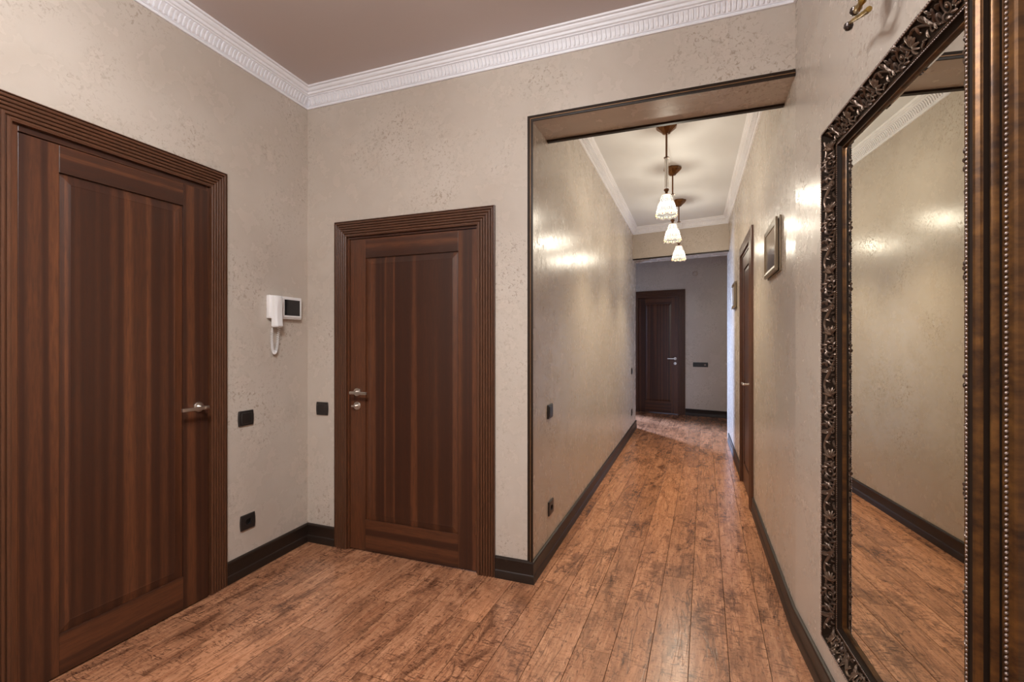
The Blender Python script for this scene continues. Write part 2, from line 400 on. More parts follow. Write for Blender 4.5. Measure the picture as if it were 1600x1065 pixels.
skirting('baseboard_right', [(RR, D3['y0'] - CW), M0, rr])
skirting('baseboard_corridor', [(RR, 6.93), (RR, D3['y1'] + CW)])
skirting('baseboard_hall', [pt(H0, A_E, D4['ur'] + 0.12), pt(H0, A_E, 0.57)])
skirting('baseboard_entry', [rl, pt(W0, A_L, D1['ul'] - CW)])

# edge trim of the passage opening
TP = [(-0.007, -0.001), (-0.007, 0.007), (0.002, 0.009), (0.003, 0.012), (0.006, 0.012), (0.007, 0.007), (0.024, 0.006), (0.024, -0.001)]
def opening_trim():
    e = empty('trim_3', (0, D, 0), **S)
    for name, part in (('trim_jamb', 0), ('trim_head', 1)):
        mb = MB()
        if part == 0: rings = [[(L - w_, -p, z0 + (w_ if top else 0)) for w_, p in TP] for z0, top in ((0.120, False), (ZO, True))]
        else: rings = [[(x0 - (w_ if left else 0), -p, ZO + w_) for w_, p in TP] for x0, left in ((L, True), (RR - 0.001, False))]
        o = mb.loft(rings).obj(name, 'trimdark', e)
        g = MB()
        if part == 0: g.box(L - 0.0066, L - 0.0028, -0.0128, -0.0115, 0.122, ZO + 0.005)
        else: g.box(L - 0.006, RR - 0.002, -0.0128, -0.0115, ZO + 0.0028, ZO + 0.0066)
        g.obj('gold_line', 'trimgold', o)
    MB().box(L + 0.001, RR - 0.001, TH - 0.02, TH + 0.008, ZO - 0.011, ZO + 0.012, 0.002).obj('trim_rear_head', 'trimdark', e)
    e = empty('trim_4', (0, 0, 0), **S)
    MB().prism([(L, 7.19), (RR, 6.92), (RR, 6.935), (L, 7.205)], 2.527, 2.545).obj('trim_head', 'skirt', e)
opening_trim()

# ------------------------------------------------------------------ doors
CPROF = [(0.0, -0.001), (0.0, 0.0235)]
for i in range(6):
    a = 0.003 + i * 0.0160; pk = 0.0240 - i * 0.0012
    CPROF += [(a, pk - 0.0005), (a + 0.0028, pk + 0.0012), (a + 0.0095, pk + 0.0008), (a + 0.0114, pk - 0.0010), (a + 0.0120, pk - 0.0078), (a + 0.0152, pk - 0.0078)]
CPROF += [(0.099, 0.0165), (0.103, 0.0150), (0.103, -0.001)]

def door(n, o, a, ul, ur, zt, leaf, panel, handle_side, handle_z, lock, swing=0.0, wc=1.0, lever_len=0.125, label=None, leaf_off=0.0):
    """wall frame: x right, y into the wall, z up; casing inner edges ul..ur, zt"""
    e = empty('door_%d' % n, (o[0], o[1], 0), a, kind='structure')
    if label: e['label'] = label
    cp = [(w_ * wc, p) for w_, p in CPROF]
    MB().loft([[(ul - w_, -p, 0.0) for w_, p in cp], [(ul - w_, -p, zt + w_) for w_, p in cp]]).obj('casing', 'case_v', e)
    MB().loft([[(ur + w_, -p, 0.0) for w_, p in cp], [(ur + w_, -p, zt + w_) for w_, p in cp]]).obj('casing', 'case_v', e)
    MB().loft([[(ul - w_, -p, zt + w_) for w_, p in cp], [(ur + w_, -p, zt + w_) for w_, p in cp]]).obj('casing_head', 'case_h', e)
    la, lb, lz = leaf; g = 0.003
    MB().box(ul - 0.019, la - g, -0.006, 0.10, 0.0, zt + 0.019, 0.0015).obj('frame_jamb', 'wood_v', e)
    MB().box(lb + g, ur + 0.019, -0.006, 0.10, 0.0, zt + 0.019, 0.0015).obj('frame_jamb', 'wood_v', e)
    MB().box(la - g, lb + g, -0.006, 0.10, lz + g, zt + 0.019, 0.0015).obj('frame_head', 'wood_h', e)
    hinge_x = la if handle_side > 0 else lb
    pv = empty('leaf_tmp', (0, 0, 0)); bpy.data.objects.remove(pv)
    yf = -leaf_off
    def X(mb): return mb.xf(lambda x, y, z: (x - hinge_x, y, z))
    lf = X(MB().box(la, lb, yf + 0.011, yf + 0.042, 0.007, lz, 0.001)).obj('leaf', 'wood_v', e)
    lf.location = (hinge_x, 0, 0); lf.rotation_euler = (0, 0, swing)
    pa, pb, pz0, pz1 = panel; c = 0.0012
    X(MB().box(la, pa, yf, yf + 0.0108, 0.007, lz, c)).obj('stile', 'wood_v', lf)
    X(MB().box(pb, lb, yf, yf + 0.0108, 0.007, lz, c)).obj('stile', 'wood_v', lf)
    X(MB().box(pa + 0.0004, pb - 0.0004, yf, yf + 0.0108, pz1, lz, c)).obj('rail', 'wood_h', lf)
    X(MB().box(pa + 0.0004, pb - 0.0004, yf, yf + 0.0108, 0.007, pz0, c)).obj('rail', 'wood_h', lf)
    rg = lambda i, y: [(pa + i, y, pz0 + i), (pb - i, y, pz0 + i), (pb - i, y, pz1 - i), (pa + i, y, pz1 - i)]
    X(MB().loft([rg(0.0006, yf + 0.0108), rg(0.0006, yf + 0.0100), rg(0.006, yf + 0.0100), rg(0.040, yf + 0.0030), rg(0.042, yf + 0.0036)])).obj('panel', 'wood_v', lf)
    # lever handle
    hx = (lb - 0.052) if handle_side > 0 else (la + 0.055)
    dr = -1 if handle_side > 0 else 1
    h = MB().lathe([(0.0262, 0.0), (0.0262, 0.004), (0.0235, 0.008), (0.014, 0.009), (0.0105, 0.013), (0.0095, 0.030), (0.0095, 0.052)], 28, (hx, yf, handle_z), 'y').box(hx - 0.015, hx + 0.015, yf - 0.062, yf - 0.046, handle_z - 0.009, handle_z + 0.009, 0.003)
    hn = X(h).obj('lever_handle', 'nickel', lf, smooth=35)
    x0, x1 = sorted((hx + dr * 0.012, hx + dr * lever_len))
    X(MB().box(x0, x1, yf - 0.063, yf - 0.050, handle_z - 0.0085, handle_z + 0.0085, 0.0022)).obj('lever', 'nickel', hn)
    if lock:
        lz_ = handle_z - 0.088
        X(MB().lathe([(0.0262, 0.0), (0.0262, 0.004), (0.023, 0.008), (0.012, 0.009)], 28, (hx, yf, lz_), 'y')).obj('lock_rosette', 'nickel', lf, smooth=35)
        if lock == 'turn':
            X(MB().lathe([(0.0085, 0.0), (0.0085, 0.018), (0.006, 0.020)], 16, (hx, yf - 0.008, lz_), 'y').box(hx - 0.024, hx + 0.006, yf - 0.032, yf - 0.022, lz_ - 0.006, lz_ + 0.006, 0.003)).obj('thumb_turn', 'nickel', lf, smooth=35)
        else:
            X(MB().box(hx - 0.003, hx + 0.003, yf - 0.0095, yf - 0.008, lz_ - 0.012, lz_ + 0.008)).obj('key_slot', 'blackhole', lf)
    return e, lf

door(1, W0, A_L, D1['ul'], D1['ur'], D1['zt'], (-1.497, -0.742, 2.122), (-1.372, -0.872, 0.168, 2.013), +1, 1.002, None, swing=R(-1.6), label='tall entrance door left of the white intercom, leaf ajar')
e2, lf2 = door(2, (0, D), 0.0, D2['ul'], D2['ur'], D2['zt'], (-2.072, -1.176, 1.990), (-1.954, -1.293, 0.203, 1.868), -1, 1.013, 'turn', label='brown panelled door beside the passage opening', lever_len=0.115)
for z in (0.22, 1.62):
    MB().lathe([(0.0035, 0), (0.0042, 0.003), (0.0042, 0.077), (0.0035, 0.08)], 12, (-1.1745, -0.0030, z)).obj('hinge', 'rod', e2, smooth=40)
door(3, (RR, D), R(-90), -(D3['y1'] - D), -(D3['y0'] - D), D3['zt'], (-(D3['y1'] - D) + 0.014, -(D3['y0'] - D) - 0.014, 2.125), (-(D3['y1'] - D) + 0.135, -(D3['y0'] - D) - 0.135, 0.20, 2.005), +1, 0.985, 'key', label='brown door in the corridor wall between the two small pictures')
door(4, H0, A_E, D4['ul'], D4['ur'], D4['zt'], (-1.009, -0.273, 2.145), (-0.880, -0.393, 0.217, 2.03), +1, 1.017, 'key', label='distant brown door at the end of the corridor', wc=1.13)
# door on the right of the hall, only its handle reaches into view
door(5, HR, R(-90), 0.35, 1.15, 2.05, (0.364, 1.136, 2.03), (0.49, 1.01, 0.2, 1.9), -1, 0.965, None, label='hall door hidden past the corridor end, only its handle shows')

# ------------------------------------------------------------------ window of the hall (daylight source)
wc_ = pt(HL, AW, (WIN[0] + WIN[1]) / 2, 0.07)
we = empty('window_1', (wc_[0], wc_[1], 0), AW, kind='structure')
hw = (WIN[1] - WIN[0]) / 2
fr = MB().box(-hw, -hw + 0.06, -0.03, 0.03, WIN[2], WIN[3]).box(hw - 0.06, hw, -0.03, 0.03, WIN[2], WIN[3]).box(-hw + 0.06, hw - 0.06, -0.03, 0.03, WIN[2], WIN[2] + 0.06).box(-hw + 0.06, hw - 0.06, -0.03, 0.03, WIN[3] - 0.06, WIN[3]).box(-0.03, 0.03, -0.028, 0.028, WIN[2] + 0.06, WIN[3] - 0.06)
fr.obj('window_frame', 'plastic', we)
MB().box(-hw - 0.05, hw + 0.05, -0.12, -0.071, WIN[2] - 0.04, WIN[2] - 0.001, 0.004).obj('window_sill', 'plastic', we)
al = bpy.data.lights.new('window_daylight', 'AREA'); al.shape = 'RECTANGLE'; al.size = 0.55; al.size_y = 2.4
al.energy = WINDOW_W; al.color = (0.45, 0.62, 1.0)
lo = bpy.data.objects.new('window_daylight', al); COL.objects.link(lo)
al.spread = R(80)
lp = pt(HL, AW, (WIN[0] + WIN[1]) / 2, 0.07); lo.location = (lp[0] - 0.72 * 2.3, lp[1] + 0.69 * 2.3, 2.1); lo.rotation_euler = (R(-78), 0, R(46.2))

# ------------------------------------------------------------------ mirror
TPK = 0.055
FP = [(0.0, 0.0), (0.0, 0.010), (0.003, 0.014), (0.010, 0.0165), (0.012, 0.0165), (0.0125, 0.0155), (0.0195, 0.0175), (0.020, 0.0200), (0.0225, 0.0200), (0.0230, 0.0165), (0.0265, 0.0165),
      (0.0270, 0.0215), (0.0290, 0.0270), (0.0325, 0.0305), (0.0350, 0.0310), (0.0355, 0.0275), (0.0375, 0.0275), (0.0380, 0.0390), (0.0400, 0.0400), (0.0405, 0.0425), (0.0450, 0.0475), (0.0455, 0.0500), (0.0470, 0.0505),
      (0.0475, 0.0490), (0.0525, 0.0520), (0.0530, 0.0545), (0.0560, 0.0550), (0.0590, 0.0540), (0.0600, 0.0490)]
def cove(v): return 0.049 - 0.024 * (v / 0.05) - 0.007 * math.sin(math.pi * v / 0.05)
FP += [(0.06 + v / 1000, cove(v / 1000)) for v in range(6, 51, 6)]
FP += [(0.110, 0.0250), (0.1105, 0.0270), (0.1125, 0.0270), (0.1130, 0.0240), (0.1180, 0.0240), (0.1190, 0.0265), (0.1200, 0.0225), (0.1260, 0.0150), (0.1300, 0.0130), (0.1305, 0.0150), (0.1340, 0.0150), (0.1360, 0.0085), (0.1360, 0.0)]
U0, U1, MZ0, MZ1 = 0.482, 1.415, 0.245, 2.122
me_ = empty('mirror', (M0[0], M0[1], 0), A_M, label='tall wall mirror in a carved dark bronze frame under the sconce', category='mirror')
# glass with a bevelled border
gi = 0.132; gl = lambda i, y: [(U0 + gi + i, y, MZ0 + gi + i), (U1 - gi - i, y, MZ0 + gi + i), (U1 - gi - i, y, MZ1 - gi - i), (U0 + gi + i, y, MZ1 - gi - i)]
MB().loft([gl(0, -0.002), gl(0, -0.0080), gl(0.016, -0.0090)]).obj('mirror_glass', 'mirror', me_)
members = [('left', U0, MZ1, MZ0), ('right', U1, MZ1, MZ0), ('top', MZ1, U0, U1), ('bottom', MZ0, U0, U1)]
# scroll ornament motif, coordinates: a along, v across, h above the cove
def motif(len_):
    mb = MB(); k = len_ / 0.22
    def tb(pts, rads, seg=5):
        mb.tube([(a * k, v, h) for a, v, h in pts], rads, seg)
    def leaf(a0, v0, ang, ln, wd, ht, bend=0.6):
        pts = []; r = []
        for i in range(6):
            q = i / 5; aa = ang + bend * q
            if i == 0: p = [a0, v0]
            else: p = [p[0] + math.cos(aa) * ln / 5, p[1] + math.sin(aa) * ln / 5]
            pts.append((p[0], min(0.0485, max(0.0015, p[1])), ht * (0.35 + math.sin(math.pi * min(1, q * 0.9 + 0.1)) * 0.65))); r.append(wd * (0.30 + math.sin(math.pi * (0.12 + 0.80 * q))) * 0.75)
        tb(pts, r)
    # main volute
    pts = []; rd = []
    for i in range(30):
        q = i / 29; a = 2.2 + q * 9.2; rr_ = 0.0205 * (1 - q) ** 0.8 + 0.0025
        pts.append((0.085 + rr_ * math.cos(a) * 1.1, 0.025 + rr_ * math.sin(a), 0.0022 + 0.0045 * q)); rd.append(0.0030 - 0.0010 * q)
    tb(pts, rd); mb.ball((0.085 * k, 0.025, 0.006), 0.0045, 8, 5)
    # counter volute
    pts = []; rd = []
    for i in range(20):
        q = i / 19; a = -1.0 - q * 7.0; rr_ = 0.0125 * (1 - q) + 0.002
        pts.append((0.160 + rr_ * math.cos(a) * 1.2, 0.030 + rr_ * math.sin(a), 0.002 + 0.003 * q)); rd.append(0.0025 - 0.0008 * q)
    tb(pts, rd)
    # S stem linking to the next motif
    pts = [(0.098 + 0.122 * q, 0.0445 - 0.041 * (3 * q * q - 2 * q ** 3), 0.0028) for q in [i / 12 for i in range(13)]]
    tb(pts, [0.0022 + 0.0020 * math.sin(math.pi * i / 12) for i in range(13)])
    pts = [(0.0 + 0.075 * q, 0.0035 + 0.005 * math.sin(math.pi * q) , 0.0025) for q in [i / 8 for i in range(9)]]
    tb(pts, [0.0024] * 9)
    # acanthus leaves around the volute and along the stem
    for i in range(8):
        a = 0.4 + i * 0.72
        leaf(0.085 + 0.019 * math.cos(a), 0.025 + 0.017 * math.sin(a), a + 0.5, 0.020, 0.0042, 0.0075, 0.9)
    for i in range(5): leaf(0.118 + i * 0.004, 0.020 - i * 0.001, 1.6 - i * 0.75, 0.022, 0.0040, 0.0070, 0.7)
    for i in range(5): leaf(0.148 + i * 0.006, 0.030 - i * 0.0045, -0.6 - 0.25 * i, 0.022, 0.0038, 0.0065, -0.8)
    for i in range(6): leaf(0.034, 0.028, 2.0 + i * 0.46, 0.030, 0.0042, 0.0075, 0.35)
    for i in range(4): leaf(0.190 + i * 0.006, 0.040, 0.2 + i * 0.5, 0.018, 0.0036, 0.006, -0.7)
    for i in range(5): leaf(0.012 + i * 0.011, 0.010 + (i % 2) * 0.030, (0.9 if i % 2 == 0 else -0.9) + 0.2 * i, 0.020, 0.0036, 0.0065, 0.6)
    for i in range(5): leaf(0.125 + i * 0.018, 0.006 + (i % 2) * 0.036, (1.2 if i % 2 == 0 else -1.2), 0.018, 0.0036, 0.0060, -0.5)
    mb.ball((0.128 * k, 0.040, 0.004), 0.0035, 7, 4); mb.ball((0.20 * k, 0.020, 0.004), 0.0030, 7, 4)
    return mb.xf(lambda a, v, h: (a, 0.06 + v, cove(min(0.05, max(0, v))) + h - 0.001))
def basis(cols, org):
    m = Matrix.Identity(4)
    for j, c in enumerate(cols):
        for i in range(3): m[i][j] = c[i]
    for i in range(3): m[i][3] = org[i]
    return m
ex, ey, ez = Vector((1, 0, 0)), Vector((0, 1, 0)), Vector((0, 0, 1))
VL, HLn = MZ1 - MZ0, U1 - U0
specs = [('frame_side', (-ez, ex, -ey), Vector((U0, 0, MZ1)), VL), ('frame_side', (ez, -ex, -ey), Vector((U1, 0, MZ0)), VL),
         ('frame_rail', (-ex, -ez, -ey), Vector((U1, 0, MZ1)), HLn), ('frame_rail', (ex, ez, -ey), Vector((U0, 0, MZ0)), HLn)]
mcache = {}
for name, cols, org, ln in specs:
    o = MB().loft([[(t_, t_, p) for t_, p in FP], [(ln - t_, t_, p) for t_, p in FP]]).obj(name, 'bronze', me_, smooth=28)
    o.matrix_local = basis(cols, org)
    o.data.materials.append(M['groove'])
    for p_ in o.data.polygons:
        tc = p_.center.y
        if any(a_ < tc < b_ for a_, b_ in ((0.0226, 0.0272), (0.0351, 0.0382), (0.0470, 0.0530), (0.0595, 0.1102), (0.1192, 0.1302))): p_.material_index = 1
    usable = ln - 2 * 0.085; k = round(usable / 0.215); ml = usable / k
    key = round(ml, 4)
    if key not in mcache: mcache[key] = motif(ml).mesh('scroll_ornament', 'ornament', 60)
    for j in range(k):
        so = bpy.data.objects.new('scroll_ornament', mcache[key]); COL.objects.link(so); so.parent = o; so.location = (0.085 + j * ml, 0, 0)
    bd = MB()
    for t_, p, rad, pitch in ((0.016, 0.0172, 0.0034, 0.0098), (0.0562, 0.0543, 0.0030, 0.0085), (0.1155, 0.0248, 0.0024, 0.0072)):
        n_ = int((ln - 2 * t_) / pitch)
        for j in range(n_): bd.ball((t_ + (j + 0.5) * (ln - 2 * t_) / n_, t_, p), rad, 6, 4, (1.15, 0.95, 0.95))
    bd.obj('beading', 'bead', o, smooth=180, kind='stuff')

# ------------------------------------------------------------------ wall sconce over the mirror
s0 = pt(M0, A_M, 0.0)
se = empty('wall_sconce', (M0[0], M0[1], 0), A_M, label='gilt wall sconce with dark ball ends at the top right', category='sconce')
SU, SZ = 1.02, 2.40
MB().lathe([(0.052, 0.0), (0.052, 0.006), (0.040, 0.012), (0.020, 0.018), (0.012, 0.030)], 20, (SU, 0, SZ), 'y').xf(lambda x, y, z: (x, y, SZ + (z - SZ) * 1.6)).obj('backplate', 'gold', se, smooth=35)
def twist_tube(path, r, tw=26):
    mb = MB(); mb.tube(path, r, 8); return mb
def bez(p0, p1, p2, p3, n=18):
    P = [Vector(p) for p in (p0, p1, p2, p3)]; out = []
    for i in range(n + 1):
        q = i / n; out.append(tuple(P[0] * (1 - q) ** 3 + P[1] * 3 * q * (1 - q) ** 2 + P[2] * 3 * q * q * (1 - q) + P[3] * q ** 3))
    return out
arm = bez((SU, -0.02, SZ), (SU + 0.02, -0.09, SZ - 0.16), (SU + 0.03, -0.12, 2.19), (0.935, -0.086, 2.250)); n_ = len(arm)
MB().tube(arm, [0.0080 + 0.0020 * math.sin(i * 2.2) for i in range(n_)], 8).obj('arm', 'gold', se, smooth=50)
fin = bez((1.018, -0.086, 2.200), (0.985, -0.088, 2.205), (0.93, -0.084, 2.236), (0.868, -0.080, 2.256))
MB().tube(fin, [0.0072 * (1 - 0.42 * i / 18) + 0.0014 * math.sin(i * 2.4) for i in range(19)], 8).obj('branch', 'gold', se, smooth=50)
for c_, r_ in (((0.862, -0.080, 2.2515), 0.0125), ((0.936, -0.090, 2.2495), 0.0125)):
    MB().lathe([(0.0004, -r_), (r_ * 0.7, -r_ * 0.72), (r_, 0), (r_ * 0.86, r_ * 0.5), (r_ * 0.90, r_ * 0.56), (r_ * 0.5, r_ * 0.9), (0.0004, r_ * 1.05)], 18, c_).obj('ball_end', 'ball', se, smooth=50)
MB().lathe([(0.004, -0.012), (0.018, 0.0), (0.026, 0.025), (0.030, 0.050), (0.027, 0.052), (0.014, 0.030)], 20, (0.965, -0.082, 2.268)).obj('cup', 'ball', se, smooth=50)
MB().lathe([(0.011, 0.0), (0.011, 0.10), (0.006, 0.105)], 16, (0.965, -0.082, 2.298)).obj('candle_tube', 'candle', se, smooth=50)
arm2 = bez((SU, -0.02, SZ), (SU + 0.05, -0.09, SZ - 0.18), (1.10, -0.13, 2.24), (1.13, -0.09, 2.300))
MB().tube(arm2, 0.006, 8).obj('arm', 'gold', se, smooth=50)
MB().lathe([(0.004, -0.012), (0.018, 0.0), (0.026, 0.025), (0.030, 0.050), (0.027, 0.052), (0.014, 0.030)], 20, (1.13, -0.09, 2.312)).obj('cup', 'ball', se, smooth=50)
MB().lathe([(0.011, 0.0), (0.011, 0.10), (0.006, 0.105)], 16, (1.13, -0.09, 2.342)).obj('candle_tube', 'candle', se, smooth=50)

# ------------------------------------------------------------------ pictures on the corridor wall
def picture(y0, y1, z0, z1, label):
    cy, cz = (y0 + y1) / 2, z0; hw, hh = (y1 - y0) / 2, z1 - z0
    e = empty('framed_picture', (RR, cy, cz), R(-90), label=label, category='picture', group='small framed pictures on the corridor wall')
    def ring(mb, i0, i1, ya, yb, yc):
        q = lambda i, y: [(-hw + i, y, i), (hw - i, y, i), (hw - i, y, hh - i), (-hw + i, y, hh - i)]
        mb.loft([q(i0, ya), q(i0, yb), q((i0 + i1) / 2, yc), q(i1, yb + 0.003), q(i1, ya)], True, False)
        b = len(mb.v); mb.f.append; return mb
    MB().box(-hw, hw, -0.009, 0.0, 0, hh, 0.002).obj('back_frame', 'pframe', e)
    MB().box(-hw + 0.02, hw - 0.02, -0.016, -0.009, 0.02, hh - 0.02).obj('spacer', 'pframe2', e)
    ring(MB(), 0.006, 0.040, -0.015, -0.027, -0.030).obj('front_frame', 'pframe', e)
    MB().box(-hw + 0.038, hw - 0.038, -0.021, -0.015, 0.038, hh - 0.038).obj('print', 'print', e)
    return e
picture(2.885, 3.330, 1.715, 2.015, 'champagne framed picture on the corridor wall nearest the mirror')
picture(5.62, 6.06, 1.700, 1.985, 'small framed picture beyond the corridor door, farthest from the mirror')

# ------------------------------------------------------------------ switches and sockets
def rounded(hw, hh, bulge, n=8):
    """outline with flat sides and slightly bowed left and right edges"""
    out = []
    for sgn in (1, -1):
        for i in range(n + 1):
            q = -1 + 2 * i / n; out.append((sgn * (hw + bulge * (1 - q * q)), sgn * q * hh))
    return out
def plate(parent, cx, cz, hw, hh, hole=0.0, name='plate', th=0.009):
    ol = rounded(hw, hh, 0.004); mb = MB()
    q = lambda s_, y, dz=0: [(cx + x * s_, y, cz + z * s_) for x, z in ol]
    if not hole: mb.loft([q(1, 0), q(1, -th * 0.55), q(0.95, -th * 0.95), q(0.90, -th)])
    else:
        n = len(ol); ang = [math.atan2(z, x) for x, z in ol]
        circ = lambda r_, y: [(cx + r_ * math.cos(t_), y, cz + r_ * math.sin(t_)) for t_ in ang]
        mb.loft([q(1, 0), q(1, -th * 0.55), q(0.95, -th * 0.95), q(0.90, -th), circ(hole, -th), circ(hole * 0.96, -th + 0.010)], True, False)
    return mb.obj(name, 'black', parent, smooth=30)
def switch(o, a, u, z, label, hw=0.045, hh=0.043, name='light_switch'):
    p = pt(o, a, u); e = empty(name, (p[0], p[1], z), a, label=label, category='switch', group='black wall switches')
    plate(e, 0, 0, hw, hh)
    ol = rounded(hw * 0.70, hh * 0.74, 0.003); q = lambda s_, y: [(x * s_, y, zz * s_) for x, zz in ol]
    MB().loft([q(1, -0.008), q(1, -0.0105), q(0.92, -0.0128), q(0.5, -0.0138)]).obj('rocker', 'black', e, smooth=30)
def socket(o, a, u, z, label, hw=0.045, hh=0.043):
    p = pt(o, a, u); e = empty('power_socket', (p[0], p[1], z), a, label=label, category='socket', group='black wall sockets')
    plate(e, 0, 0, hw, hh, 0.0205)
    MB().lathe([(0.0200, -0.0015), (0.0200, 0.0), (0.0004, 0.0001)], 24, (0, 0, 0), 'y').obj('well', 'blackhole', e)
    MB().lathe([(0.0212, 0.0), (0.0212, 0.0013), (0.0200, 0.0013), (0.0200, 0.0)], 28, (0, -0.009, 0), 'y', False).obj('collar', 'black', e, smooth=40)
    for s_ in (-1, 1):
        MB().lathe([(0.003, 0.0), (0.003, 0.001), (0.0015, 0.001)], 10, (s_ * 0.0095, -0.0015, 0), 'y').obj('pin_hole', 'blackhole', e)
        MB().box(-0.004, 0.004, -0.0075, -0.001, s_ * 0.0175 - 0.0012, s_ * 0.0175 + 0.0012, 0.0004).obj('earth_clip', 'chrome', e)
switch(W0, A_L, -0.492, 0.898, 'black switch on the left wall below the intercom', 0.048)
socket(W0, A_L, -0.480, 0.301, 'black socket low on the left wall under the switch', 0.047)
switch((0, D), 0.0, -2.298, 0.893, 'black switch in the corner left of the middle door')
switch((L, D), R(90), 0.345, 0.905, 'black switch near the start of the corridor left wall', 0.050)
socket((L, D), R(90), 0.362, 0.305, 'black socket low at the start of the corridor left wall', 0.050)
switch((L, D), R(90), 4.52, 0.905, 'black switch at the far end of the corridor left wall')
socket((L, D), R(90), 4.52, 0.315, 'black socket low at the far end of the corridor left wall')
p = pt(H0, A_E, 0.114)
e = empty('switch_panel', (p[0], p[1], 0.918), A_E, label='long black three part switch panel beside the distant door', category='switch')
plate(e, 0, 0, 0.124, 0.041)
for i, x in enumerate((-0.080, 0.0, 0.080)):
    MB().box(x - 0.031, x + 0.031, -0.0135, -0.008, -0.030, 0.030, 0.002).obj('rocker', 'black', e)
MB().box(0.066, 0.094, -0.0145, -0.0136, -0.012, 0.010).obj('display', 'bead', e)
p = pt(H0, A_E, 0.022)
MB().lathe([(0.046, 0.0), (0.046, 0.004), (0.040, 0.008), (0.0004, 0.009)], 28, (0, 0, 0), 'y').obj('junction_cover', 'cover', None, smooth=35, label='round painted cover high on the distant hall wall', category='wall cover')
jc = bpy.data.objects['junction_cover']; jc.location = (p[0], p[1], 2.545); jc.rotation_euler = (0, 0, A_E)

# ------------------------------------------------------------------ intercom
ie = empty('intercom', (W0[0], W0[1], 0), A_L, label='white video intercom with handset and coiled cord by the corner', category='intercom')
bu0, bu1, bz0, bz1 = -0.345, -0.086, 1.478, 1.618
MB().box(bu0, bu1, -0.028, 0.0, bz0, bz1, 0.004).obj('body', 'plastic', ie, smooth=30)
q = lambda i, y: [(bu0 + 0.098 + i, y, bz0 + 0.010 + i), (bu1 - 0.006 - i, y, bz0 + 0.010 + i), (bu1 - 0.006 - i, y, bz1 - 0.006 - i), (bu0 + 0.098 + i, y, bz1 - 0.006 - i)]
MB().loft([q(0, -0.0275), q(0.001, -0.0330), q(0.012, -0.0330), q(0.0125, -0.0300)], True, False).obj('screen_bezel', 'plastic', ie)
MB().box(bu0 + 0.108, bu1 - 0.016, -0.0312, -0.0285, bz0 + 0.020, bz1 - 0.016).obj('screen', 'screen', ie)
hs = []
for z, y, wd, dp in ((1.424, -0.050, 0.026, 0.020), (1.432, -0.053, 0.031, 0.025), (1.470, -0.050, 0.031, 0.021), (1.540, -0.050, 0.032, 0.020), (1.590, -0.050, 0.033, 0.022), (1.612, -0.046, 0.033, 0.017), (1.616, -0.043, 0.030, 0.012)):
    cx = -0.302
    hs.append([(cx - wd, y + dp, z), (cx - wd, y - dp * 0.2, z), (cx - wd * 0.6, y - dp * 0.6, z), (cx + wd * 0.6, y - dp * 0.6, z), (cx + wd, y - dp * 0.2, z), (cx + wd, y + dp, z)])
MB().loft(hs).obj('handset', 'plastic', ie, smooth=30)
path = []
N = 620
for i in range(N + 1):
    q_ = i / N
    ctl = [(-0.315, 1.428), (-0.320, 1.36), (-0.326, 1.235), (-0.296, 1.215), (-0.262, 1.25), (-0.270, 1.40), (-0.262, 1.482)]
    # Bezier-like blend through De Casteljau of degree 6
    P = [Vector((u, 0, z)) for u, z in ctl]
    while len(P) > 1: P = [P[j] * (1 - q_) + P[j + 1] * q_ for j in range(len(P) - 1)]
    path.append(P[0])
hel = []
for i in range(N + 1):
    tg = (path[min(i + 1, N)] - path[max(i - 1, 0)]).normalized(); nn = Vector((-tg.z, 0, tg.x)); ph = 2 * math.pi * i / 13.0
    amp = 0.0072 * min(1, i / 40, (N - i) / 20 + 0.01)
    hel.append(tuple(path[i] + Vector((0, -0.017, 0)) + nn * math.cos(ph) * amp + Vector((0, 1, 0)) * math.sin(ph) * amp))
MB().tube(hel, 0.0021, 5).obj('coiled_cord', 'plastic', ie, smooth=180)

# ------------------------------------------------------------------ pendant lamps of the corridor
def scroll_wire():
    mb = MB(); sh = lambda a, h: (surf(h) * math.cos(a), surf(h) * math.sin(a), h)
    for sgn in (1, -1):
        pts = []
        for i in range(26):
            q = i / 25; th = q * 8.2; rad = 0.0125 * (1 - 0.72 * q)
            pts.append(sh(sgn * (0.20 + 1.0 / 8 * 0 + rad * math.cos(th) / 0.055), 0.112 + rad * math.sin(th) * 1.5))
        mb.tube(pts, 0.0010, 4)
        pts = []
        for i in range(22):
            q = i / 21; th = -1.4 + q * 7.0; rad = 0.0115 * (1 - 0.7 * q)
            pts.append(sh(sgn * (0.19 + rad * math.cos(th) / 0.072), 0.047 + rad * math.sin(th) * 1.3))
        mb.tube(pts, 0.0010, 4)
        mb.tube([sh(sgn * (0.36 - 0.30 * q), 0.155 - 0.12 * q) for q in [i / 10 for i in range(11)]], 0.0009, 4)
    return mb
def surf(h):     # shade radius at height h above its rim
    q = max(0.0, min(1.0, h / 0.165)); return 0.0805 - 0.046 * q ** 1.5 + 0.0002
SHW = None
